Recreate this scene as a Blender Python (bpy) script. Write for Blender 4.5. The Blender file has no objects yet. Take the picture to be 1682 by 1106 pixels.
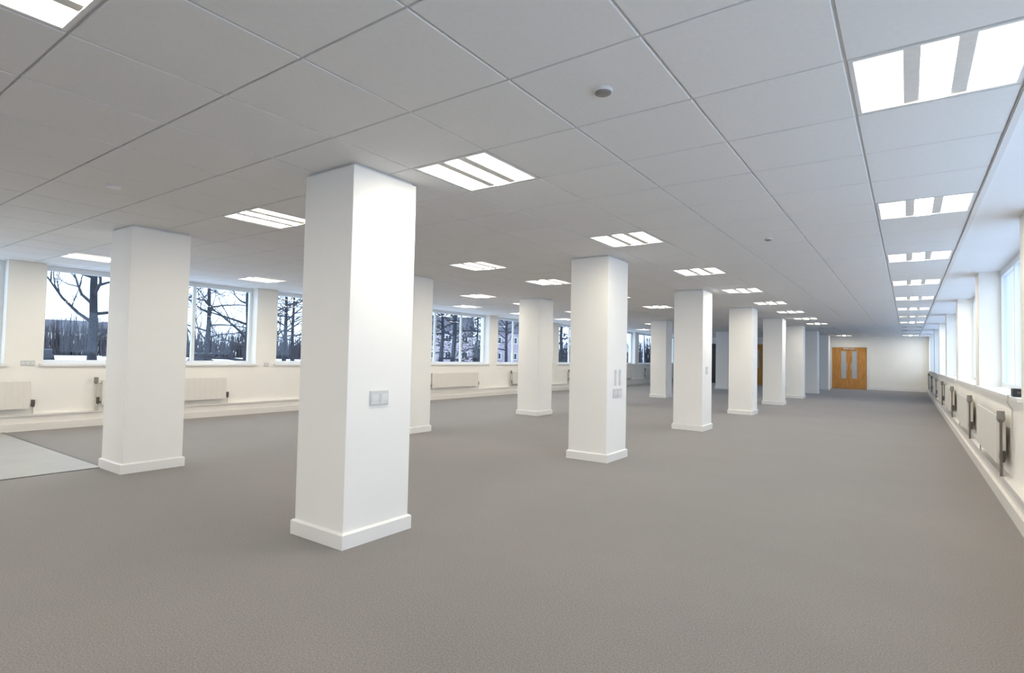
import bpy, bmesh, math, random
from mathutils import Vector, Matrix

# ------------------------------------------------------------------ camera, world, exposure
scene = bpy.context.scene
C = scene.collection
CAM_Z = 1.30
F_PX, YAW, PITCH, ROLL = 916.95, -0.61712, 0.034246, 0.021031
IMG_W, IMG_H = 1682, 1106

cam_data = bpy.data.cameras.new('camera')
cam = bpy.data.objects.new('camera', cam_data)
C.objects.link(cam)
cam_data.sensor_fit = 'HORIZONTAL'
cam_data.sensor_width = 36.0
cam_data.lens = F_PX / IMG_W * 36.0
cam_data.clip_start = 0.05
cam_data.clip_end = 800
fw = Vector((math.sin(YAW) * math.cos(PITCH), math.cos(YAW) * math.cos(PITCH), math.sin(PITCH)))
rt0 = Vector((math.cos(YAW), -math.sin(YAW), 0))
up0 = rt0.cross(fw)
cr, sr = math.cos(ROLL), math.sin(ROLL)
rt = cr * rt0 + sr * up0
up = -sr * rt0 + cr * up0
m = Matrix((rt, up, -fw)).transposed().to_4x4()
m.translation = Vector((0, 0, CAM_Z))
cam.matrix_world = m
scene.camera = cam

scene.view_settings.view_transform = 'Standard'
scene.view_settings.look = 'None'
scene.view_settings.gamma = 1.0
scene.view_settings.use_curve_mapping = False
scene.view_settings.exposure = 0.0

SKY_STRENGTH = 2.8
LAMP_STRENGTH = 80.0

world = bpy.data.worlds.new('overcast_sky')
scene.world = world
world.use_nodes = True
wn = world.node_tree
wn.nodes.clear()
wo = wn.nodes.new('ShaderNodeOutputWorld')
bg = wn.nodes.new('ShaderNodeBackground')
bg.inputs[0].default_value = (0.72, 0.87, 1.12, 1)      # even bluish overcast sky
bg.inputs[1].default_value = SKY_STRENGTH
wn.links.new(bg.outputs[0], wo.inputs[0])

# ------------------------------------------------------------------ dimensions
U = 0.65                              # ceiling module
CEIL = 2.586                          # underside of the ceiling tiles
GX, GY = -0.3334 * U, 1.1811 * U      # grid origin
XR, XL = 0.80, -11.0                  # faces of the two long walls
YB, YE = -5.46, 32.4                  # rear wall, door wall
SILL = 1.02
BAY = 3.94
LEFT0, RIGHT0, OPEN = 2.88, 2.56, 3.48   # first window opening of each side, opening width
def gx(i): return GX + i * U
def gy(j): return GY + j * U

# ------------------------------------------------------------------ materials
MATS = {}
def mat(name, col, rough=0.6, var=0.0, scale=8.0, bump=0.0, bscale=200.0, metal=0.0, spec=0.5):
    if name in MATS: return MATS[name]
    mt = bpy.data.materials.new(name); mt.use_nodes = True
    nt = mt.node_tree; b = nt.nodes['Principled BSDF']
    b.inputs['Base Color'].default_value = (*col, 1)
    b.inputs['Roughness'].default_value = rough
    b.inputs['Metallic'].default_value = metal
    b.inputs['Specular IOR Level'].default_value = spec
    tc = nt.nodes.new('ShaderNodeTexCoord')
    if var > 0:
        nz = nt.nodes.new('ShaderNodeTexNoise'); nz.inputs['Scale'].default_value = scale
        nz.inputs['Detail'].default_value = 4
        nt.links.new(tc.outputs['Object'], nz.inputs['Vector'])
        rp = nt.nodes.new('ShaderNodeValToRGB')
        rp.color_ramp.elements[0].position = 0.3; rp.color_ramp.elements[1].position = 0.7
        rp.color_ramp.elements[0].color = (*[max(0, c * (1 - var)) for c in col], 1)
        rp.color_ramp.elements[1].color = (*[min(1, c * (1 + var)) for c in col], 1)
        nt.links.new(nz.outputs['Fac'], rp.inputs['Fac'])
        nt.links.new(rp.outputs['Color'], b.inputs['Base Color'])
    if bump > 0:
        n2 = nt.nodes.new('ShaderNodeTexNoise'); n2.inputs['Scale'].default_value = bscale
        n2.inputs['Detail'].default_value = 3
        nt.links.new(tc.outputs['Object'], n2.inputs['Vector'])
        bp = nt.nodes.new('ShaderNodeBump'); bp.inputs['Strength'].default_value = bump
        bp.inputs['Distance'].default_value = 0.004
        nt.links.new(n2.outputs['Fac'], bp.inputs['Height'])
        nt.links.new(bp.outputs['Normal'], b.inputs['Normal'])
    MATS[name] = mt
    return mt

def emit_mat(name, col, strength, base=(0.85, 0.84, 0.8)):
    mt = bpy.data.materials.new(name); mt.use_nodes = True
    b = mt.node_tree.nodes['Principled BSDF']
    b.inputs['Base Color'].default_value = (*base, 1)
    b.inputs['Roughness'].default_value = 0.5
    b.inputs['Emission Color'].default_value = (*col, 1)
    b.inputs['Emission Strength'].default_value = strength
    MATS[name] = mt
    return mt

def carpet_mat():
    mt = bpy.data.materials.new('carpet'); mt.use_nodes = True
    nt = mt.node_tree; b = nt.nodes['Principled BSDF']
    tc = nt.nodes.new('ShaderNodeTexCoord')
    def noise(s, d):
        n = nt.nodes.new('ShaderNodeTexNoise'); n.inputs['Scale'].default_value = s
        n.inputs['Detail'].default_value = d; n.inputs['Roughness'].default_value = 0.7
        nt.links.new(tc.outputs['Object'], n.inputs['Vector']); return n
    n1 = noise(120, 4); n2 = noise(1.1, 3)
    r1 = nt.nodes.new('ShaderNodeValToRGB')
    r1.color_ramp.elements[0].position = 0.28; r1.color_ramp.elements[1].position = 0.72
    r1.color_ramp.elements[0].color = (0.118, 0.104, 0.097, 1)
    r1.color_ramp.elements[1].color = (0.300, 0.272, 0.258, 1)
    nt.links.new(n1.outputs['Fac'], r1.inputs['Fac'])
    r2 = nt.nodes.new('ShaderNodeValToRGB')
    r2.color_ramp.elements[0].position = 0.3; r2.color_ramp.elements[1].position = 0.7
    r2.color_ramp.elements[0].color = (0.93, 0.93, 0.93, 1)
    r2.color_ramp.elements[1].color = (1, 1, 1, 1)
    nt.links.new(n2.outputs['Fac'], r2.inputs['Fac'])
    mx = nt.nodes.new('ShaderNodeMix'); mx.data_type = 'RGBA'; mx.blend_type = 'MULTIPLY'
    mx.inputs['Factor'].default_value = 1
    nt.links.new(r1.outputs['Color'], mx.inputs['A']); nt.links.new(r2.outputs['Color'], mx.inputs['B'])
    nt.links.new(mx.outputs['Result'], b.inputs['Base Color'])
    b.inputs['Roughness'].default_value = 0.95
    b.inputs['Specular IOR Level'].default_value = 0.15
    b.inputs['Sheen Weight'].default_value = 0.25
    b.inputs['Sheen Roughness'].default_value = 0.5
    bp = nt.nodes.new('ShaderNodeBump'); bp.inputs['Strength'].default_value = 0.06
    bp.inputs['Distance'].default_value = 0.004
    nt.links.new(n1.outputs['Fac'], bp.inputs['Height'])
    nt.links.new(bp.outputs['Normal'], b.inputs['Normal'])
    return mt

def glass_mat():
    mt = bpy.data.materials.new('window_glass'); mt.use_nodes = True
    nt = mt.node_tree; nt.nodes.clear()
    o = nt.nodes.new('ShaderNodeOutputMaterial'); mx = nt.nodes.new('ShaderNodeMixShader')
    tr = nt.nodes.new('ShaderNodeBsdfTransparent'); tr.inputs[0].default_value = (0.93, 0.96, 0.97, 1)
    gl = nt.nodes.new('ShaderNodeBsdfGlossy'); gl.inputs['Roughness'].default_value = 0.02
    # Schlick reflectance, the same from either side of the thin pane
    lw = nt.nodes.new('ShaderNodeLayerWeight'); lw.inputs['Blend'].default_value = 0.5
    pw = nt.nodes.new('ShaderNodeMath'); pw.operation = 'POWER'; pw.inputs[1].default_value = 5.0
    ma = nt.nodes.new('ShaderNodeMath'); ma.operation = 'MULTIPLY_ADD'; ma.inputs[1].default_value = 0.45; ma.inputs[2].default_value = 0.025
    nt.links.new(lw.outputs['Facing'], pw.inputs[0]); nt.links.new(pw.outputs[0], ma.inputs[0])
    nt.links.new(ma.outputs[0], mx.inputs[0]); nt.links.new(tr.outputs[0], mx.inputs[1])
    nt.links.new(gl.outputs[0], mx.inputs[2]); nt.links.new(mx.outputs[0], o.inputs[0])
    return mt

def wood_mat():
    mt = bpy.data.materials.new('oak_veneer'); mt.use_nodes = True
    nt = mt.node_tree; b = nt.nodes['Principled BSDF']
    tc = nt.nodes.new('ShaderNodeTexCoord'); mp = nt.nodes.new('ShaderNodeMapping')
    mp.inputs['Scale'].default_value = (14, 14, 0.9)
    nz = nt.nodes.new('ShaderNodeTexNoise'); nz.inputs['Scale'].default_value = 2.5; nz.inputs['Detail'].default_value = 6
    rp = nt.nodes.new('ShaderNodeValToRGB')
    rp.color_ramp.elements[0].color = (0.42, 0.17, 0.035, 1); rp.color_ramp.elements[0].position = 0.3
    rp.color_ramp.elements[1].color = (0.72, 0.36, 0.10, 1); rp.color_ramp.elements[1].position = 0.7
    nt.links.new(tc.outputs['Object'], mp.inputs['Vector']); nt.links.new(mp.outputs[0], nz.inputs['Vector'])
    nt.links.new(nz.outputs['Fac'], rp.inputs['Fac']); nt.links.new(rp.outputs[0], b.inputs['Base Color'])
    b.inputs['Roughness'].default_value = 0.4
    return mt

M_WALL = mat('wall_paint', (0.93, 0.905, 0.85), 0.7, 0.015, 1.5, 0.04, 120)
M_PILLAR = mat('pillar_paint', (0.91, 0.90, 0.875), 0.6, 0.012, 1.5, 0.03, 120)
M_GLOSS = mat('white_gloss_paint', (0.88, 0.87, 0.85), 0.35, 0.01, 2)
M_TILE = mat('ceiling_tile_board', (0.85, 0.85, 0.84), 0.9, 0.015, 40, 0.03, 260)
M_SOFFIT = mat('soffit_plaster', (0.91, 0.92, 0.93), 0.8, 0.015, 2)
M_TBAR = mat('ceiling_grid_metal', (0.80, 0.80, 0.80), 0.5, 0.02, 5)
M_TRIM = mat('edge_trim_metal', (0.80, 0.80, 0.79), 0.5, 0.02, 5)
M_FRAME = mat('white_window_frame', (0.80, 0.83, 0.86), 0.4, 0.01, 3)
M_GLASS = glass_mat()
M_CARPET = carpet_mat()
M_VINYL = mat('grey_vinyl', (0.37, 0.37, 0.355), 0.45, 0.05, 3, 0.02, 60)
M_STRIP = mat('dark_threshold_strip', (0.13, 0.125, 0.12), 0.5, 0.05, 9)
M_RAD = mat('radiator_enamel', (0.80, 0.77, 0.71), 0.4, 0.01, 3)
M_GRILLE = mat('radiator_grille', (0.58, 0.56, 0.52), 0.5, 0.02, 3)
M_VALVE = mat('valve_dark', (0.10, 0.09, 0.085), 0.4, 0.1, 20)
M_RISER = mat('riser_dark_bronze', (0.16, 0.14, 0.12), 0.4, 0.05, 10)
M_HEAD = mat('thermostat_plastic', (0.26, 0.245, 0.225), 0.4, 0.05, 10)
M_PIPE = mat('pipe_painted', (0.60, 0.57, 0.52), 0.4, 0.03, 10)
M_TRUNK = mat('trunking_plastic', (0.80, 0.77, 0.73), 0.4, 0.01, 3)
M_PLATE = mat('switch_plate', (0.62, 0.63, 0.64), 0.4, 0.02, 20)
M_PLATE2 = mat('switch_rocker', (0.74, 0.74, 0.73), 0.4, 0.02, 20)
M_BLACK = mat('black_plastic', (0.012, 0.013, 0.016), 0.4, 0.1, 20)
M_WOOD = wood_mat()
M_STEEL = mat('brushed_steel', (0.6, 0.6, 0.6), 0.3, 0.03, 40, metal=0.9)
M_BAFFLE = mat('luminaire_baffle', (0.80, 0.78, 0.74), 0.5, 0.03, 30)
M_LTRIM = mat('luminaire_white_metal', (0.80, 0.80, 0.79), 0.4, 0.01, 5)
LAMP_COL = (1.0, 0.91, 0.735)
M_LAMP = emit_mat('lamp_diffuser', LAMP_COL, LAMP_STRENGTH)
M_REFLGLOW = emit_mat('reflector_painted_glow', (1, 0.95, 0.84), 2.2)  # outer reflectors: lamp light falling on them painted in as weak emission
M_LAMPDIM = emit_mat('lamp_and_reflector_glow_dim', LAMP_COL, 1.0)  # dim lamp; on its reflectors the emission stands in for lamp light
M_LAMPOFF = mat('lamp_diffuser_off', (0.70, 0.70, 0.68), 0.5, 0.01, 4)
M_SLAB = mat('concrete_slab', (0.35, 0.35, 0.34), 0.9, 0.1, 3)
M_SNOW = mat('snowy_ground', (0.80, 0.83, 0.88), 0.8, 0.08, 0.12)
M_BARK = mat('tree_bark', (0.018, 0.021, 0.029), 0.9, 0.3, 6, 0.4, 30)
M_TWIG = mat('tree_twigs', (0.026, 0.029, 0.037), 0.9, 0.25, 4)
M_NEEDLE = mat('dark_evergreen', (0.020, 0.028, 0.030), 0.9, 0.35, 3)
M_HEDGE = mat('hedge_twigs', (0.060, 0.058, 0.072), 0.9, 0.35, 1.2)
M_BRICK = mat('house_brick', (0.34, 0.29, 0.32), 0.85, 0.15, 5)
M_RENDER = mat('house_render', (0.62, 0.57, 0.48), 0.85, 0.06, 2)
M_ROOF = mat('slate_roof', (0.10, 0.10, 0.12), 0.8, 0.15, 6)
M_DGLASS = mat('dark_pane', (0.03, 0.04, 0.05), 0.1, 0.05, 5)
M_CARPAINT = mat('car_paint_dark', (0.012, 0.016, 0.028), 0.55, 0.02, 4)
M_TYRE = mat('tyre_rubber', (0.02, 0.02, 0.02), 0.8, 0.1, 10)

# ------------------------------------------------------------------ helpers
def box(bm, x0, x1, y0, y1, z0, z1):
    v = [bm.verts.new(p) for p in ((x0,y0,z0),(x1,y0,z0),(x1,y1,z0),(x0,y1,z0),(x0,y0,z1),(x1,y0,z1),(x1,y1,z1),(x0,y1,z1))]
    for f in ((0,3,2,1),(4,5,6,7),(0,1,5,4),(1,2,6,5),(2,3,7,6),(3,0,4,7)):
        bm.faces.new([v[i] for i in f])

def boxes(*bs, bevel=0.0, seg=2):
    bm = bmesh.new()
    for b in bs: box(bm, *b)
    if bevel > 0:
        bmesh.ops.bevel(bm, geom=bm.edges[:], offset=bevel, segments=seg, affect='EDGES', profile=0.5)
    return bm

def tube(bm, pts, radii, n=8, cap=True):
    rings = []
    pts = [Vector(p) for p in pts]
    for k, p in enumerate(pts):
        if k == 0: t = pts[1] - p
        elif k == len(pts) - 1: t = p - pts[k-1]
        else: t = (pts[k+1] - pts[k-1])
        t.normalize()
        a = Vector((0, 0, 1)) if abs(t.z) < 0.9 else Vector((1, 0, 0))
        u = t.cross(a).normalized(); w = t.cross(u).normalized()
        r = radii[k] if hasattr(radii, '__len__') else radii
        rings.append([bm.verts.new(p + r * (math.cos(2*math.pi*q/n) * u + math.sin(2*math.pi*q/n) * w)) for q in range(n)])
    for k in range(len(rings) - 1):
        for q in range(n):
            bm.faces.new((rings[k][q], rings[k][(q+1) % n], rings[k+1][(q+1) % n], rings[k+1][q]))
    if cap:
        bm.faces.new(rings[0][::-1]); bm.faces.new(rings[-1])

def lathe(bm, prof, n=24, c=(0, 0, 0)):
    rings = []
    for r, z in prof:
        rings.append([bm.verts.new((c[0] + r*math.cos(2*math.pi*q/n), c[1] + r*math.sin(2*math.pi*q/n), c[2] + z)) for q in range(n)])
    for k in range(len(rings) - 1):
        for q in range(n):
            bm.faces.new((rings[k][q], rings[k][(q+1) % n], rings[k+1][(q+1) % n], rings[k+1][q]))
    bm.faces.new(rings[0][::-1]); bm.faces.new(rings[-1])

def mesh(name, bm, m, smooth=False):
    bmesh.ops.recalc_face_normals(bm, faces=bm.faces[:])
    me = bpy.data.meshes.new(name); bm.to_mesh(me); bm.free()
    if m: me.materials.append(m)
    if smooth:
        for p in me.polygons: p.use_smooth = True
    return me

def obj(name, bm, m, parent=None, loc=None, smooth=False):
    me = bm if isinstance(bm, bpy.types.Mesh) else mesh(name, bm, m, smooth)
    o = bpy.data.objects.new(name, me); C.objects.link(o)
    if parent: o.parent = parent
    if loc: o.location = loc
    return o

def tag(o, label=None, cat=None, group=None, kind=None):
    if label: o['label'] = label
    if cat: o['category'] = cat
    if group: o['group'] = group
    if kind: o['kind'] = kind
    return o

def empty(name, loc=(0, 0, 0), rz=0.0):
    o = bpy.data.objects.new(name, None); C.objects.link(o)
    o.location = loc; o.rotation_euler = (0, 0, rz); o.empty_display_size = 0.1
    return o

def struct(name, bm, m, parent=None):
    o = obj(name, bm, m, parent)
    if parent is None: o['kind'] = 'structure'
    return o

def copy_tree(o, parent=None):
    c = o.copy(); C.objects.link(c); c.parent = parent
    for ch in list(o.children): copy_tree(ch, c)
    return c

ORD = ['zeroth', 'first', 'second', 'third', 'fourth', 'fifth', 'sixth', 'seventh', 'eighth', 'ninth', 'tenth',
       'eleventh', 'twelfth', 'thirteenth', 'fourteenth', 'fifteenth', 'sixteenth']

# ------------------------------------------------------------------ floor and ground
struct('ground', boxes((-260, 200, -200, 260, -0.75, -0.45)), M_SNOW)
struct('floor', boxes((XL - 0.35, XR + 0.4, YB - 0.2, YE + 0.2, -0.2, 0.0)), M_CARPET)
vy = 2.41
o = struct('floor_vinyl', boxes((XL + 0.085, -7.12, YB + 0.02, vy, 0.0, 0.003)), M_VINYL)
tag(o, kind='structure')
struct('trim_1', boxes((XL + 0.085, -7.09, vy, vy + 0.035, 0.0, 0.006), (-7.12, -7.09, YB + 0.02, vy, 0.0, 0.006)), M_STRIP)

# ------------------------------------------------------------------ long walls with window bays
def bays(start):
    out = []
    for k in range(-2, 8):
        a = start + BAY * k; b = a + OPEN
        a, b = max(a, YB + 0.3), min(b, YE - 0.3)
        if b - a > 0.6: out.append((a, b))
    return out

HEAD = CEIL - 0.02
def long_wall(name, x_in, sgn, openings):
    # sgn +1: wall extends towards +x
    def bx(d0, d1, y0, y1, z0, z1):
        xa, xb = x_in + sgn * d0, x_in + sgn * d1
        return (min(xa, xb), max(xa, xb), y0, y1, z0, z1)
    bs = [bx(0, 0.36, YB, YE, 0, SILL - 0.03), bx(0, 0.36, YB, YE, CEIL + 0.02, 2.95)]
    y = YB
    for a, b in openings:
        bs.append(bx(0, 0.36, y, a, SILL - 0.03, CEIL + 0.02)); y = b
    bs.append(bx(0, 0.36, y, YE, SILL - 0.03, CEIL + 0.02))
    return struct(name, boxes(*bs), M_WALL)

openR, openL = bays(RIGHT0), bays(LEFT0)
long_wall('wall_right', XR, +1, openR)
long_wall('wall_left', XL, -1, openL)
struct('wall_end', boxes((XL - 0.36, XR + 0.36, YE, YE + 0.2, 0, 2.95)), M_WALL)
struct('wall_rear', boxes((XL - 0.36, XR + 0.36, YB - 0.2, YB, 0, 2.95)), M_WALL)

def window(n, x_in, sgn, a, b, depth=0.26):
    root = empty('window_%d' % n, (x_in, (a + b) / 2, SILL)); tag(root, kind='structure')
    w = b - a; h = CEIL - SILL; fd = 0.03
    def bx(d0, d1, y0, y1, z0, z1):
        xa, xb = sgn * d0, sgn * d1
        return (min(xa, xb), max(xa, xb), y0, y1, z0, z1)
    # outer frame: jambs, head and bottom rail as one part
    f = 0.055
    obj('window_frame', boxes(bx(depth-fd, depth+fd, -w/2, -w/2+f, 0, h), bx(depth-fd, depth+fd, w/2-f, w/2, 0, h),
        bx(depth-fd, depth+fd, -w/2+f, w/2-f, h-f-0.03, h), bx(depth-fd, depth+fd, -w/2+f, w/2-f, 0, f)), M_FRAME, root)
    np_ = max(1, round(w / 1.16)); pw = w / np_
    for q in range(1, np_):
        yq = -w/2 + q * pw
        obj('mullion', boxes(bx(depth-fd, depth+fd, yq-0.03, yq+0.03, f, h-f-0.03), bevel=0.004, seg=1), M_FRAME, root)
    for q in range(np_):
        y0 = -w/2 + q * pw + (f if q == 0 else 0.03); y1 = -w/2 + (q+1) * pw - (f if q == np_-1 else 0.03)
        obj('pane', boxes(bx(depth-0.003, depth+0.003, y0, y1, f, h-f-0.03)), M_GLASS, root)
    obj('window_sill', boxes(bx(-0.035, depth-fd, -w/2-0.04, w/2+0.04, -0.03, 0.0) if False else bx(-0.035, 0.0, -w/2-0.05, w/2+0.05, -0.035, 0.0),
        bx(0.0, depth+0.06, -w/2, w/2, -0.03, 0.0)), M_GLOSS, root)
    return root
n = 0
for a, b in openR:
    n += 1; window(n, XR, +1, a, b)
for a, b in openL:
    n += 1; window(n, XL, -1, a, b, 0.22)

# ------------------------------------------------------------------ ceiling
ceiling = struct('ceiling', boxes((XL - 0.36, XR + 0.36, YB - 0.2, YE + 0.2, 2.95, 3.1)), M_SLAB)
XM = gx(1) + 0.012                     # edge of the plain margin along the bright windows
obj('ceiling_margin', boxes((XM, XR + 0.36, YB, YE, CEIL, CEIL + 0.02)), M_SOFFIT, ceiling)
obj('reveal_soffit', boxes((XL - 0.36, XL, YB, YE, CEIL, CEIL + 0.02)), M_SOFFIT, ceiling)
obj('edge_trim', boxes((XM - 0.004, XM + 0.028, YB, YE, CEIL - 0.008, CEIL - 0.0005), (XM - 0.008, XM, YB, YE, CEIL, CEIL + 0.03)), M_LTRIM, ceiling)
obj('wall_angle', boxes((XL + 0.001, XL + 0.022, YB, YE, CEIL - 0.004, CEIL), (XL + 0.022, XM, YE - 0.022, YE - 0.001, CEIL - 0.004, CEIL)), M_LTRIM, ceiling)

I0, I1 = -17, 1                        # cells i in [I0, I1)
J0, J1 = math.ceil((YB - GY) / U) - 1, math.floor((YE - GY) / U) + 1
GAP = 0.006

# luminaires: cell -> state
LUM = {}
for j in (-5, -1, 3, 7, 11, 15, 19, 23, 27, 31): LUM[(0, j)] = LUM[(-4, j)] = 'on'
LUM[(0, 27)] = 'dim'
for j in (35, 39, 43): LUM[(0, j)] = LUM[(-4, j)] = 'off'
LUM[(0, 46)] = 'on'; LUM[(-4, 46)] = 'on'
for j in (-5, -1, 3, 8, 11, 15, 19): LUM[(-8, j)] = 'on'
for j in (35, 39, 43): LUM[(-8, j)] = 'off'
for j in (-5, -1, 3, 8, 13, 16, 20, 24, 29): LUM[(-12, j)] = 'on'
for j in (-5, -1, 3, 7, 11, 16, 20, 24, 29, 35): LUM[(-15, j)] = 'on'

tiles = []
for i in range(I0, I1):
    for j in range(J0, J1):
        if (i, j) in LUM: continue
        x0, x1 = max(gx(i), XL + 0.002) + GAP, gx(i + 1) - GAP
        y0, y1 = max(gy(j), YB) + GAP, min(gy(j + 1), YE) - GAP
        if x1 - x0 < 0.05 or y1 - y0 < 0.05: continue
        tiles.append((i, j, x0, x1, y0, y1))
def in_view(p, m_=60):
    v = Vector(p) - Vector((0, 0, CAM_Z)); d = v.dot(fw)
    if d < 0.1: return False
    u, w = F_PX * v.dot(rt) / d, F_PX * v.dot(up) / d
    return abs(u) < IMG_W / 2 + m_ and abs(w) < IMG_H / 2 + m_
vis = []
for t in tiles:
    cxy = ((t[2] + t[3]) / 2, (t[4] + t[5]) / 2, CEIL)
    if any(in_view(q) for q in (cxy, (t[2], t[4], CEIL), (t[3], t[4], CEIL), (t[2], t[5], CEIL), (t[3], t[5], CEIL))):
        vis.append((math.hypot(cxy[0], cxy[1]), t))
vis.sort(key=lambda q: q[0])
near = [t for _, t in vis[:298]]
nearset = set((t[0], t[1]) for t in near)
cache = {}
for t in near:
    sx, sy = round(t[3] - t[2], 4), round(t[5] - t[4], 4)
    if (sx, sy) not in cache:
        b = 0.003
        bm = bmesh.new()
        lo = [bm.verts.new(p) for p in ((-sx/2+b, -sy/2+b, 0), (sx/2-b, -sy/2+b, 0), (sx/2-b, sy/2-b, 0), (-sx/2+b, sy/2-b, 0))]
        mi = [bm.verts.new(p) for p in ((-sx/2, -sy/2, b), (sx/2, -sy/2, b), (sx/2, sy/2, b), (-sx/2, sy/2, b))]
        hi = [bm.verts.new(p) for p in ((-sx/2, -sy/2, 0.02), (sx/2, -sy/2, 0.02), (sx/2, sy/2, 0.02), (-sx/2, sy/2, 0.02))]
        bm.faces.new(lo[::-1]); bm.faces.new(hi)
        for A, B in ((lo, mi), (mi, hi)):
            for q in range(4): bm.faces.new((A[q], A[(q+1) % 4], B[(q+1) % 4], B[q]))
        cache[(sx, sy)] = mesh('ceiling_tile', bm, M_TILE)
    obj('ceiling_tile', cache[(sx, sy)], None, ceiling, ((t[2] + t[3]) / 2, (t[4] + t[5]) / 2, CEIL))
bm = bmesh.new()
for t in tiles:
    if (t[0], t[1]) not in nearset: box(bm, t[2], t[3], t[4], t[5], CEIL, CEIL + 0.02)
o = obj('far_ceiling_tiles', bm, M_TILE, ceiling); o['kind'] = 'stuff'
for i in range(I0 + 1, I1 + 1):
    obj('grid_runner', boxes((gx(i) - 0.012, gx(i) + 0.012, YB, YE, CEIL + 0.013, CEIL + 0.017), (gx(i) - 0.001, gx(i) + 0.001, YB, YE, CEIL + 0.017, CEIL + 0.05)), M_TBAR, ceiling)
for j in range(J0 + 1, J1):
    obj('grid_cross_bar', boxes((XL, XM, gy(j) - 0.012, gy(j) + 0.012, CEIL + 0.0132, CEIL + 0.0168)), M_TBAR, ceiling)

# ------------------------------------------------------------------ luminaires
def luminaire_meshes(lamp, lens):  # lens: material of the outer reflectors, which are no light source themselves
    s = U / 2 - 0.010; r = 0.018
    P = []
    P.append(('frame', mesh('frame', boxes((-s, s, -s, -s+r, 0, 0.012), (-s, s, s-r, s, 0, 0.012), (-s, -s+r, -s+r, s-r, 0, 0.012), (s-r, s, -s+r, s-r, 0, 0.012)), M_LTRIM)))
    P.append(('housing', mesh('housing', boxes((-s, s, -s, s, 0.105, 0.11), (-s, -s+0.003, -s, s, 0.012, 0.105), (s-0.003, s, -s, s, 0.012, 0.105),
                                             (-s, s, -s, -s+0.003, 0.012, 0.105), (-s, s, s-0.003, s, 0.012, 0.105)), M_LTRIM)))
    e = s - r
    xs = (-e, -e + 0.175, -0.058, 0.058, e - 0.175, e)
    y0, y1 = -e, e
    # middle lamp cover: shallow curved
    def vault(xa, xb, za, zm, zb, k=8):
        bm = bmesh.new(); L = []
        for q in range(k + 1):
            t = q / k; x = xa + (xb - xa) * t
            z = (1-t)**2 * za + 2*t*(1-t) * zm + t*t * zb
            L.append((bm.verts.new((x, y0, z)), bm.verts.new((x, y1, z)), bm.verts.new((x, y0, z + 0.004)), bm.verts.new((x, y1, z + 0.004))))
        for q in range(k):
            a, b = L[q], L[q+1]
            bm.faces.new((a[0], b[0], b[1], a[1])); bm.faces.new((a[2], a[3], b[3], b[2]))
            bm.faces.new((a[0], a[2], b[2], b[0])); bm.faces.new((a[1], b[1], b[3], a[3]))
        bm.faces.new((L[0][0], L[0][1], L[0][3], L[0][2])); bm.faces.new((L[-1][0], L[-1][2], L[-1][3], L[-1][1]))
        return bm
    P.append(('diffuser', mesh('diffuser', vault(xs[2], xs[3], 0.012, 0.0, 0.012), lamp, True)))
    P.append(('reflector_panel', mesh('reflector_panel', vault(xs[0], xs[1], 0.008, 0.055, 0.028), lens, True)))  # curved reflector; when lit, its glow is painted emission
    P.append(('reflector_panel', mesh('reflector_panel', vault(xs[4], xs[5], 0.028, 0.055, 0.008), lens, True)))
    for xa, xb in ((xs[1], xs[2]), (xs[3], xs[4])):
        P.append(('baffle', mesh('baffle', boxes((xa, xb, y0, y1, 0.008, 0.030), bevel=0.003, seg=1), M_BAFFLE)))
    return P
LSET = {'on': luminaire_meshes(M_LAMP, M_REFLGLOW), 'dim': luminaire_meshes(M_LAMPDIM, M_LAMPDIM), 'off': luminaire_meshes(M_LAMPOFF, M_LAMPOFF)}  # on and dim sets carry painted glow on their reflectors
ROWTXT = {0: 'along the bright windows', -4: 'beside the outer pillar row', -8: 'midway between the pillar rows',
          -12: 'beside the inner pillar row', -15: 'along the tree-view windows'}
STATE = {'on': 'lit', 'dim': 'faintly lit', 'off': 'unlit'}
for row in (0, -4, -8, -12, -15):
    js = sorted([j for (i, j) in LUM if i == row], reverse=True)
    for q, j in enumerate(js):
        st = LUM[(row, j)]
        seen = any(in_view((gx(row) + U * a, gy(j) + U * b, CEIL), 0) for a in (0.05, 0.5, 0.95) for b in (0.05, 0.5, 0.95))
        r = empty('ceiling_luminaire' if seen else 'ceiling_luminaire_offscreen', (gx(row) + U/2, gy(j) + U/2, CEIL))
        tag(r, '%s square recessed luminaire, %s from the door wall, %s' % (STATE[st], ORD[q + 1], ROWTXT[row]), 'ceiling light', 'recessed ceiling luminaires')
        for nm, me in LSET[st]: obj(nm, me, None, r)

# ------------------------------------------------------------------ detectors on the ceiling
def detector(name, i, j, label, r=0.05, dark=True):
    root = empty(name, (gx(i), gy(j), CEIL))
    tag(root, label, 'detector', 'ceiling detectors')
    bm = bmesh.new(); lathe(bm, [(r, 0.0), (r, -0.008), (r * 0.92, -0.014)][::-1]); obj('base', bm, M_PLATE2, root, smooth=False)
    bm = bmesh.new(); lathe(bm, [(r * 0.86, -0.014), (r * 0.82, -0.019), (r * 0.55, -0.025), (r * 0.2, -0.027)][::-1]); obj('sensor_head', bm, M_HEAD if dark else M_GLOSS, root)
    return root
detector('smoke_detector', -1.5, 2.5, 'small round grey detector on the ceiling tile between bright windows and wide-socket pillar', 0.046)
detector('smoke_detector', -7.6, 1.5, 'round white detector on the ceiling in front of the vinyl-side pillar', 0.055, False)
detector('smoke_detector', -1.5, 8.5, 'small round detector on the ceiling between window row and pillar row', 0.04)
detector('smoke_detector', -11.1, 10.6, 'white domed detector on the ceiling near the inner pillar row', 0.09, False)
detector('smoke_detector', -9.2, 25.6, 'white domed detector on the ceiling deep between the two pillar rows', 0.10, False)

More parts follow.
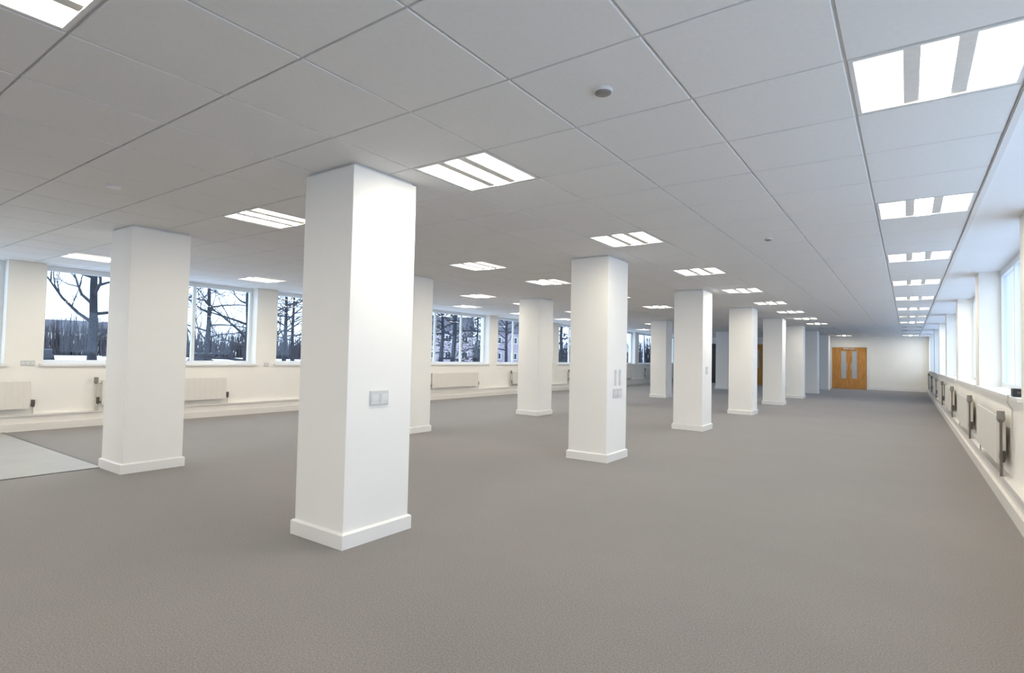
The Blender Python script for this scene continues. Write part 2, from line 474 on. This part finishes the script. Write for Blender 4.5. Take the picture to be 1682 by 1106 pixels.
# ------------------------------------------------------------------ pillars
CW, CD = 0.535, 0.585
def pillar_meshes():
    P = []
    P.append(('shaft', mesh('shaft', boxes((-CW/2, CW/2, -CD/2, CD/2, 0, CEIL - 0.018), bevel=0.004), M_PILLAR)))
    t, h = 0.020, 0.105
    bm = bmesh.new()
    prof = [(t, 0.0), (t, h - 0.012), (t * 0.55, h - 0.003), (0.0, h)]
    rings = []
    for d, z in prof:
        x, y = CW/2 + d, CD/2 + d
        rings.append([bm.verts.new(p) for p in ((-x, -y, z), (x, -y, z), (x, y, z), (-x, y, z))])
    for k in range(len(rings) - 1):
        for q in range(4): bm.faces.new((rings[k][q], rings[k][(q+1) % 4], rings[k+1][(q+1) % 4], rings[k+1][q]))
    P.append(('skirting', mesh('skirting', bm, M_GLOSS)))
    bm = bmesh.new(); e = 0.012; z0, z1 = CEIL - 0.020, CEIL + 0.004
    x, y = CW/2 - 0.034, CD/2 - 0.034
    for b in ((-x-e, x+e, -y-e, -y, z0, z1), (-x-e, x+e, y, y+e, z0, z1), (-x-e, -x, -y, y, z0, z1), (x, x+e, -y, y, z0, z1)): box(bm, *b)
    P.append(('ceiling_angle', mesh('ceiling_angle', bm, M_TRIM)))
    return P
PM = pillar_meshes()
AX, BX = -4.6806 * U, -10.1244 * U     # window-facing faces of the two rows
CY0, CS = 3.7025 * U, 6.0612 * U
rowA = {0: 'white square pillar carrying one wide socket plate on its window-facing side',
        1: 'white square pillar with two slim switch plates above a socket plate',
        2: 'white square pillar with a single small switch plate on its narrow bright side'}
for k in range(3, 8): rowA[k] = 'white square pillar, %s from the oak double doors in the row leading to them' % ORD[8 - k]
for k in range(8):
    r = empty('pillar', (AX - CW/2, CY0 + k * CS + CD/2, 0))
    tag(r, rowA[k], 'pillar', 'white pillars')
    for nm, me in PM: obj(nm, me, None, r)
for k in range(8):
    r = empty('pillar', (BX - CW/2, CY0 + k * CS + CD/2, 0))
    lb = 'white square pillar standing beside the corner of the grey vinyl floor' if k == 0 else \
        'white square pillar, %s in the inner row counting from the grey vinyl floor' % ORD[k + 1]
    tag(r, lb, 'pillar', 'white pillars')
    for nm, me in PM: obj(nm, me, None, r)

# ------------------------------------------------------------------ switch and socket plates
def plate(x, y, z, w, h, axis, label, cat='socket', rockers=2, name='socket_plate'):
    # axis 'x+': plate lies on a face that looks towards +x
    r = empty(name, (x, y, z)); tag(r, label, cat)
    obj('plate', boxes((0, 0.009, -w/2, w/2, -h/2, h/2), bevel=0.002, seg=1), M_PLATE, r)
    for q in range(rockers):
        yc = -w/2 + w * (q + 0.5) / rockers; ww = w / rockers * 0.34
        obj('rocker', boxes((0.009, 0.013, yc - ww, yc + ww, -h * 0.24, h * 0.24)), M_PLATE2, r)
    if rockers == 2 and w > 0.14:
        for q in (-1, 1):
            obj('socket_face', boxes((0.009, 0.0105, q * w * 0.25 - 0.03, q * w * 0.25 + 0.03, -h*0.42, -h*0.26)), M_VALVE if False else M_PLATE2, r)
    return r
plate(AX, CY0 + 0.275, 0.985, 0.165, 0.10, 'x+', 'grey double socket plate alone on the side of a white pillar')
plate(AX, CY0 + CS + 0.235, 1.045, 0.045, 0.20, 'x+', 'slim grey switch plate on a pillar, first of a close pair', 'switch', 1, 'switch_plate')
plate(AX, CY0 + CS + 0.365, 1.045, 0.045, 0.20, 'x+', 'slim grey switch plate on a pillar, partner beside the first', 'switch', 1, 'switch_plate')
plate(AX, CY0 + CS + 0.30, 0.85, 0.26, 0.11, 'x+', 'pale double socket plate below two slim switches on a pillar')
plate(AX, CY0 + 2 * CS + 0.26, 1.10, 0.12, 0.14, 'x+', 'small pale switch plate on the pillar behind the two-switch pillar', 'switch', 1, 'switch_plate')
plate(XL, 2.70, 1.03, 0.17, 0.075, 'x+', 'beige switch plate on the wall between two windows near the vinyl floor', 'switch', 3, 'switch_plate')
plate(XL, 6.60, 1.00, 0.10, 0.075, 'x+', 'small switch plate on the wall pier seen beyond the vinyl-side pillar', 'switch', 1, 'switch_plate')

# ------------------------------------------------------------------ trunking at the foot of the long walls
def trunking(name, x_in, sgn):
    root = empty(name, (x_in, YB, 0)); tag(root, kind='structure')
    L = YE - YB
    def bx(d0, d1, z0, z1):
        xa, xb = sgn * d0, sgn * d1
        return (min(xa, xb), max(xa, xb), 0, L, z0, z1)
    obj('skirting_board', boxes(bx(0, 0.085, 0, 0.115)), M_TRUNK, root)
    obj('trunking_body', boxes(bx(0, 0.055, 0.115, 0.225)), M_TRUNK, root)
    obj('trunking_lid', boxes(bx(0, 0.070, 0.225, 0.25)), M_TRUNK, root)
trunking('baseboard_right', XR, -1)
trunking('baseboard_left', XL, +1)
struct('baseboard_end', boxes((XL + 0.085, -9.66, YE - 0.018, YE, 0, 0.12), (-8.80, -7.42, YE - 0.018, YE, 0, 0.12), (-6.27, -3.24, YE - 0.018, YE, 0, 0.12), (-1.53, XR - 0.085, YE - 0.018, YE, 0, 0.12)), M_GLOSS)

# ------------------------------------------------------------------ radiators
RADM = {}
def radiator(x_in, sgn, y0, y1, z0, z1, label):
    L = y1 - y0; H = z1 - z0
    key = (sgn, round(L, 3), round(H, 3))
    if key not in RADM:
        def bx(d0, d1, ya, yb, za, zb):
            xa, xb = sgn * d0, sgn * d1
            return (min(xa, xb), max(xa, xb), ya, yb, za, zb)
        P = []
        def panel(d):      # gently fluted pressed-steel panel
            bm = bmesh.new(); nfl = max(6, int(L / 0.10)); ys = []
            for q in range(nfl):
                w = L / nfl; a = q * w
                ys += [(a + 0.12*w, 0), (a + 0.22*w, 1), (a + 0.78*w, 1), (a + 0.88*w, 0)]
            ys = [(0, 0)] + ys + [(L, 0)]
            def col(y, e):
                fx = sgn * (d + 0.002 * e); bxk = sgn * (d - 0.012)
                return [bm.verts.new((fx if 0 < k < 3 else sgn * d, y, z)) for k, z in ((0, 0), (1, 0.03), (2, H - 0.03), (3, H))] + \
                       [bm.verts.new((bxk, y, H)), bm.verts.new((bxk, y, 0))]
            cs = [col(y, e) for y, e in ys]
            for a, b in zip(cs, cs[1:]):
                for q in range(6): bm.faces.new((a[q], a[(q+1) % 6], b[(q+1) % 6], b[q]))
            bm.faces.new(cs[0]); bm.faces.new(cs[-1][::-1])
            return bm
        P.append(('front_panel', mesh('front_panel', panel(0.098), M_RAD)))
        P.append(('back_panel', mesh('back_panel', boxes(bx(0.035, 0.047, 0.01, L - 0.01, 0.005, H - 0.012)), M_RAD)))
        bs = [bx(0.036, 0.085, 0, L, H - 0.012, H - 0.008)]
        ns = int(L / 0.06)
        for q in range(ns): bs.append(bx(0.042, 0.080, q * L / ns + 0.012, (q + 1) * L / ns - 0.012, H - 0.008, H - 0.001))
        P.append(('top_grille', mesh('top_grille', boxes(*bs), M_GRILLE)))
        P.append(('side_panel', mesh('side_panel', boxes(bx(0.03, 0.098, -0.004, 0.0, 0.01, H - 0.004)), M_RAD)))
        P.append(('side_panel', mesh('side_panel', boxes(bx(0.03, 0.098, L, L + 0.004, 0.01, H - 0.004)), M_RAD)))
        for s, ye in ((-1, 0), (1, L)):
            yc = ye + s * 0.05
            bm = bmesh.new(); tube(bm, [(sgn*0.06, ye, 0.05), (sgn*0.06, yc, 0.05)], 0.012, 8)
            tube(bm, [(sgn*0.06, yc, 0.02), (sgn*0.06, yc, 0.06), (sgn*0.06, yc, 0.13)], [0.018, 0.026, 0.024], 10)
            P.append(('valve', mesh('valve', bm, M_VALVE)))
            bm = bmesh.new(); tube(bm, [(sgn*0.06, yc, 0.02), (sgn*0.06, yc, 0.25 - z0 + 0.001)], 0.0085, 8)
            P.append(('pipe', mesh('pipe', bm, M_PIPE)))
        for yb_ in (0.2 * L, 0.8 * L):
            P.append(('bracket', mesh('bracket', boxes(bx(0.0, 0.035, yb_ - 0.02, yb_ + 0.02, 0.05, H - 0.05)), M_PIPE)))
        # feed pipe rising at the near end with a dark air valve at the top
        bm = bmesh.new(); tube(bm, [(sgn*0.075, -0.09, 0.25 - z0 + 0.001), (sgn*0.075, -0.09, H - 0.06), (sgn*0.075, -0.001, H - 0.05)], 0.011, 8)
        P.append(('riser_pipe', mesh('riser_pipe', bm, M_RISER if sgn < 0 else M_PIPE)))
        bm = bmesh.new(); tube(bm, [(sgn*0.075, -0.09, H - 0.06), (sgn*0.075, -0.09, H - 0.03), (sgn*0.075, -0.09, H + 0.05)], [0.016, 0.034, 0.030], 10)
        P.append(('thermostat_head', mesh('thermostat_head', bm, M_HEAD)))
        RADM[key] = P
    r = empty('radiator', (x_in + sgn * 0.004, y0, z0)); tag(r, label, 'radiator', 'panel radiators under the windows')
    for nm, me in RADM[key]: obj(nm, me, None, r)
radiator(XR, -1, 7.15, 9.05, 0.36, 0.82, 'flat panel radiator under the bright window, by the black box on the sill')
for q in range(1, 6):
    radiator(XR, -1, 10.45 + BAY * (q - 1), 12.45 + BAY * (q - 1), 0.36, 0.82, 'panel radiator along the bright windows, %s from the oak double doors' % ORD[7 - q])
radiator(XR, -1, 10.45 + BAY * 5 - 0.6, 12.45 + BAY * 5 - 1.6, 0.42, 0.88, 'panel radiator along the bright windows, first from the oak double doors')
radiator(XL, +1, 0.72, 2.72, 0.34, 0.75, 'cream panel radiator above the grey vinyl floor')
for q in range(0, 7):
    lb = 'cream panel radiator half hidden by the pillar at the vinyl floor corner' if q == 0 else \
        'cream panel radiator on the tree-view wall, %s beyond the grey vinyl floor' % ORD[q + 1]
    radiator(XL, +1, 3.66 + BAY * q, 5.72 + BAY * q, 0.34, 0.75, lb)

# ------------------------------------------------------------------ black box on the sill
bb = empty('sill_box', (XR + 0.03, 6.86, SILL)); tag(bb, 'small black box standing on the bright windowsill beside the wall pier', 'box')
obj('case', boxes((-0.05, 0.03, -0.07, 0.07, 0.0, 0.075), bevel=0.006), M_BLACK, bb)
obj('knob', boxes((-0.02, 0.0, -0.075, -0.07, 0.03, 0.05)), M_VALVE, bb)
bm = bmesh.new(); tube(bm, [(-0.05, 0.03, 0.012), (-0.075, 0.03, 0.010), (-0.078, 0.03, -0.06), (-0.045, 0.04, -0.12), (-0.045, 0.05, -0.6)], 0.006, 6)
obj('cable', bm, M_PIPE, bb)

# ------------------------------------------------------------------ doors in the end wall
def leaf(root, x0, x1, z1, vx0, vx1, vz0, vz1, hinge_left, mt):
    yF = YE - 0.055
    bs = [(x0, vx0, yF, yF + 0.045, 0.008, z1), (vx1, x1, yF, yF + 0.045, 0.008, z1), (vx0, vx1, yF, yF + 0.045, 0.008, vz0), (vx0, vx1, yF, yF + 0.045, vz1, z1)]
    lf = obj('door_leaf', boxes(*bs), mt, root)
    obj('vision_panel', boxes((vx0, vx1, yF + 0.018, yF + 0.026, vz0, vz1)), mat('wired_glass', (0.50, 0.55, 0.60), 0.15, 0.05, 4), lf)
    t = 0.018
    obj('panel_bead', boxes((vx0 - t, vx0, yF - 0.006, yF, vz0 - t, vz1 + t), (vx1, vx1 + t, yF - 0.006, yF, vz0 - t, vz1 + t), (vx0, vx1, yF - 0.006, yF, vz0 - t, vz0), (vx0, vx1, yF - 0.006, yF, vz1, vz1 + t)), mt, lf)
    hx = (x1 - 0.09) if hinge_left else (x0 + 0.09)
    bm = bmesh.new(); tube(bm, [(hx, yF, 0.95), (hx, yF - 0.05, 0.95), (hx, yF - 0.05, 1.25), (hx, yF, 1.25)], 0.011, 8)
    obj('pull_handle', bm, M_STEEL, lf)
    obj('kick_plate', boxes((x0 + 0.03, x1 - 0.03, yF - 0.002, yF, 0.03, 0.20)), M_STEEL if False else mt, lf)
    return lf
def frame(root, x0, x1, z1, w, mt):
    obj('door_frame', boxes((x0 - w, x0 - 0.004, YE - 0.075, YE, 0, z1 + w), (x1 + 0.004, x1 + w, YE - 0.075, YE, 0, z1 + w), (x0 - 0.004, x1 + 0.004, YE - 0.075, YE, z1 + 0.004, z1 + w)), mt, root)
d1 = empty('door_1', (0, 0, 0)); tag(d1, kind='structure')
frame(d1, -3.12, -1.64, 2.06, 0.10, M_GLOSS)
leaf(d1, -3.12, -2.383, 2.06, -2.72, -2.50, 0.52, 1.88, True, M_WOOD)
leaf(d1, -2.377, -1.64, 2.06, -2.26, -2.04, 0.52, 1.88, False, M_WOOD)
obj('door_closer', boxes((-2.62, -2.40, YE - 0.115, YE - 0.056, 1.96, 2.03)), M_STEEL, d1)
obj('door_closer', boxes((-2.36, -2.14, YE - 0.115, YE - 0.056, 1.96, 2.03)), M_STEEL, d1)
M_DARKDOOR = mat('dark_door_paint', (0.05, 0.045, 0.045), 0.5, 0.1, 4)
d2 = empty('door_2', (0, 0, 0)); tag(d2, kind='structure')
frame(d2, -7.34, -6.35, 2.12, 0.07, M_WOOD)
leaf(d2, -7.34, -6.35, 2.12, -6.75, -6.55, 0.9, 1.9, False, M_WOOD)
d3 = empty('door_3', (0, 0, 0)); tag(d3, kind='structure')
frame(d3, -9.58, -8.88, 2.14, 0.07, M_DARKDOOR)
leaf(d3, -9.58, -8.88, 2.14, -9.34, -9.14, 0.9, 1.9, False, M_DARKDOOR)

# ------------------------------------------------------------------ outside: trees, shrubs, houses, cars
GZ = -0.45
def bare_tree(seed, height, trunk_r, first, spread=0.9, n1=24, evergreen=False):
    rnd = random.Random(seed)
    tb, bb_ = bmesh.new(), bmesh.new()
    pts, rad = [], []
    x = y = 0.0
    for k in range(9):
        z = height * k / 8
        pts.append(Vector((x, y, z))); rad.append(trunk_r * (1 - 0.85 * k / 8) * (1.35 if k == 0 else 1))
        x += rnd.uniform(-0.06, 0.06) * height / 8; y += rnd.uniform(-0.06, 0.06) * height / 8
    tube(tb, pts, rad, 9)
    def trunk_at(z):
        f = min(7.999, max(0, z / height * 8)); k = int(f); return pts[k].lerp(pts[k+1], f - k), rad[k] * (1 - (f-k)) + rad[k+1] * (f-k)
    def branch(p, d, L, r, depth):
        n = 4 if depth < 2 else 2
        q = [p.copy()]; cur = p.copy(); dd = d.copy()
        for s in range(n):
            dd = (dd + Vector((rnd.uniform(-.25, .25), rnd.uniform(-.25, .25), rnd.uniform(-.14, .22)))).normalized()
            cur = cur + dd * L / n; q.append(cur.copy())
        tube(bb_, q, [r * (1 - 0.8 * s / n) for s in range(n + 1)], 5 if depth == 0 else 3, False)
        if depth < 3:
            m_ = (5, 4, 3)[depth]
            for s in range(m_):
                t = rnd.uniform(0.25, 1.0) * n; k = min(n - 1, int(t)); pp = q[k].lerp(q[k+1], t - k)
                nd = (dd + Vector((rnd.uniform(-1, 1), rnd.uniform(-1, 1), rnd.uniform(-.5, .7))) * 0.9).normalized()
                branch(pp, nd, L * rnd.uniform(0.4, 0.62), r * 0.42, depth + 1)
    for b in range(n1):
        z = height * (first + (0.97 - first) * b / n1)
        p, r0 = trunk_at(z); a = b * 2.4 + rnd.uniform(-.4, .4)
        d = Vector((math.cos(a), math.sin(a), rnd.uniform(0.05, 0.55) if not evergreen else rnd.uniform(-0.25, 0.1))).normalized()
        L = height * (0.42 * spread) * (1.05 - 0.7 * b / n1) * rnd.uniform(0.75, 1.1)
        branch(p, d, L, max(0.022, r0 * 0.5), 0)
    nb = None
    if evergreen:
        nb = bmesh.new()
        for b in range(900):
            f = rnd.random() ** 0.8; z = height * (first + (1 - first) * f)
            R_ = height * 0.34 * spread * (1.08 - f) * math.sqrt(rnd.random()); a = rnd.uniform(0, 6.283)
            c = Vector((R_ * math.cos(a), R_ * math.sin(a), z - 0.15 * R_))
            s = rnd.uniform(0.10, 0.26)
            u = Vector((rnd.uniform(-1, 1), rnd.uniform(-1, 1), rnd.uniform(-.5, .5))).normalized(); w = u.orthogonal().normalized()
            vs = [nb.verts.new(c + u * s), nb.verts.new(c + w * s * 0.5), nb.verts.new(c - u * s), nb.verts.new(c - w * s * 0.5)]
            nb.faces.new(vs)
    return mesh('trunk', tb, M_BARK, True), mesh('branches', bb_, M_TWIG, True), (mesh('foliage', nb, M_NEEDLE) if nb else None)

TR = [bare_tree(3, 9.5, 0.16, 0.18), bare_tree(11, 8.5, 0.13, 0.12), bare_tree(23, 11, 0.16, 0.22), bare_tree(5, 11, 0.26, 0.12, 0.95, 14, True), bare_tree(8, 9, 0.22, 0.10, 1.1, 14, True)]
def tree(kind, x, y, label, s=1.0, rz=0.0, group='trees outside the windows'):
    ev = TR[kind][2] is not None
    r = empty('evergreen_tree' if ev else 'bare_tree', (x, y, GZ), rz); r.scale = (s, s, s)
    tag(r, label, 'tree', group)
    obj('trunk', TR[kind][0], None, r); obj('branches', TR[kind][1], None, r)
    if ev: obj('foliage', TR[kind][2], None, r)
tree(0, -26.2, 8.4, 'dark bare tree with a thick trunk outside the window by the vinyl floor', 1.15, 0.3)
tree(1, -36.9, 18.0, 'slim dark bare tree outside the window just beyond the vinyl-side pillar', 1.3, 1.1)
tree(0, -16.4, 9.2, 'dark bare tree trunk close against the next window jamb', 0.7, 2.3)
tree(2, -27.0, 17.1, 'dark bare tree outside the narrow window slice beside the wide-socket pillar', 0.8, 0.7)
tree(1, -46.7, 30.6, 'bare tree behind another trunk in the narrow window slice', 1.4, 4.0)
tree(2, -21.6, 24.6, 'dark bare tree behind the mullion of the middle window', 1.0, 2.0)
tree(3, -40.9, 44.5, 'dark evergreen tree outside the middle window', 1.0, 0.4)
tree(4, -47.8, 59.3, 'dark evergreen tree beside the brick house wall outside', 1.0, 1.9)
tree(2, -26.9, 37.3, 'dark bare tree outside the window before the third inner pillar', 0.9, 3.3)
tree(3, -34.3, 59.0, 'dark evergreen tree outside the far tree-view window', 1.0, 2.9)
tree(1, -36.0, 5.5, 'smaller bare tree outside the window at the vinyl floor', 0.8, 5.0)

def shrub_mesh(seed):
    rnd = random.Random(seed); bm = bmesh.new()
    for b in range(420):
        a = rnd.uniform(0, 6.283); rr = 4.2 * math.sqrt(rnd.random()); base = Vector((rr * math.cos(a) * 1.6, rr * math.sin(a) * 0.5, 0))
        h = rnd.uniform(1.6, 4.6) * (1.1 - 0.5 * rr / 4.2)
        tip = base + Vector((rnd.uniform(-.8, .8), rnd.uniform(-.8, .8), h)); mid = base.lerp(tip, 0.5) + Vector((rnd.uniform(-.3, .3), rnd.uniform(-.3, .3), 0))
        tube(bm, [base, mid, tip], [0.09, 0.07, 0.03], 3, False)
    return mesh('stems', bm, M_HEDGE)
SH = [shrub_mesh(1), shrub_mesh(2)]
for q in range(20):
    ang = math.radians(172 - q * 4.4); dist = 128 + (q * 7 % 3) * 5
    r = empty('shrub_clump', (dist * math.cos(ang), dist * math.sin(ang), GZ), ang + math.pi / 2); r.scale = (0.95, 0.8, 1.5 + 0.6 * (q % 3) / 2)
    tag(r, 'distant dark grey clump of leafless shrubs beyond the snowy field', 'shrub', 'shrub clumps beyond the field')
    obj('stems', SH[q % 2], None, r)

def house(x, y, rz, w, d, h, wallm, label, rows=2, cols=4):
    r = empty('house', (x, y, GZ), rz); tag(r, label, 'house')
    obj('walls', boxes((-w/2, w/2, -d/2, d/2, 0, h)), wallm, r)
    bm = bmesh.new(); o_ = 0.35; rh = d * 0.32
    v = [bm.verts.new(p) for p in ((-w/2-o_, -d/2-o_, h), (w/2+o_, -d/2-o_, h), (w/2+o_, d/2+o_, h), (-w/2-o_, d/2+o_, h), (-w/2-o_, 0, h+rh), (w/2+o_, 0, h+rh))]
    for f in ((0,1,5,4), (2,3,4,5), (0,4,3), (1,2,5), (0,3,2,1)): bm.faces.new([v[i] for i in f])
    rf = obj('roof', bm, M_ROOF, r)
    obj('chimney', boxes((w*0.28, w*0.28+0.7, -0.35, 0.35, h + rh*0.5, h + rh + 0.9)), wallm, rf)
    for a in range(rows):
        for c in range(cols):
            xc = -w/2 + w * (c + 0.5) / cols; zc = h * (a + 0.5) / rows
            wi = obj('window', boxes((xc-0.6, xc+0.6, -d/2-0.05, -d/2, zc-0.65, zc+0.65)), M_GLOSS, r)
            obj('pane', boxes((xc-0.52, xc-0.03, -d/2-0.06, -d/2-0.05, zc-0.57, zc+0.57), (xc+0.03, xc+0.52, -d/2-0.06, -d/2-0.05, zc-0.57, zc+0.57)), M_DGLASS, wi)
house(-150, 44, math.radians(74), 16, 9, 4.6, M_RENDER, 'low dark-roofed house behind the shrubs outside the vinyl-side window', 1, 4)
house(-78, 82, math.radians(44), 16, 9, 6.4, M_BRICK, 'mauve brick house with white windows outside the middle window', 2, 5)
house(-67, 98, math.radians(36), 13, 9, 6.4, M_BRICK, 'mauve brick house outside the window before the third inner pillar', 2, 4)

def car(x, y, rz, label):
    r = empty('parked_car', (x, y, GZ), rz); tag(r, label, 'car', 'cars parked outside')
    # side profile lofted across the width
    low = [(-2.1, 0.45), (-2.12, 0.75), (-1.95, 0.92), (-1.2, 0.98), (1.25, 0.96), (2.0, 0.80), (2.12, 0.6), (2.1, 0.35), (-2.05, 0.32)]
    def prism(prof, y0, y1, inset=0.0):
        bm = bmesh.new()
        a = [bm.verts.new((px, y0, pz)) for px, pz in prof]; b = [bm.verts.new((px, y1, pz)) for px, pz in prof]
        bm.faces.new(a); bm.faces.new(b[::-1]); nn = len(prof)
        for q in range(nn): bm.faces.new((a[q], b[q], b[(q+1) % nn], a[(q+1) % nn]))
        return bm
    bm = prism(low, -0.86, 0.86); bmesh.ops.bevel(bm, geom=bm.edges[:], offset=0.05, segments=2, affect='EDGES'); obj('body', bm, M_CARPAINT, r, smooth=True)
    cab = [(-1.85, 0.95), (-1.35, 1.42), (-0.9, 1.48), (0.35, 1.46), (1.2, 0.95)]
    obj('cabin', prism(cab, -0.72, 0.72), M_CARPAINT, r)
    obj('side_glass', prism([(-1.6, 1.0), (-1.27, 1.36), (0.3, 1.38), (0.95, 1.0)], -0.73, 0.73), M_DGLASS, r)
    for wx in (-1.3, 1.3):
        for wy in (-0.8, 0.8):
            bm = bmesh.new(); tube(bm, [(wx, wy - 0.1, 0.33), (wx, wy + 0.1, 0.33)], 0.33, 18); obj('wheel', bm, M_TYRE, r)
car(-43.3, 20.7, 2.69, 'dark car parked outside the window beyond the vinyl-side pillar')
car(-63.0, 16.4, 2.88, 'dark car parked outside the window by the vinyl floor')
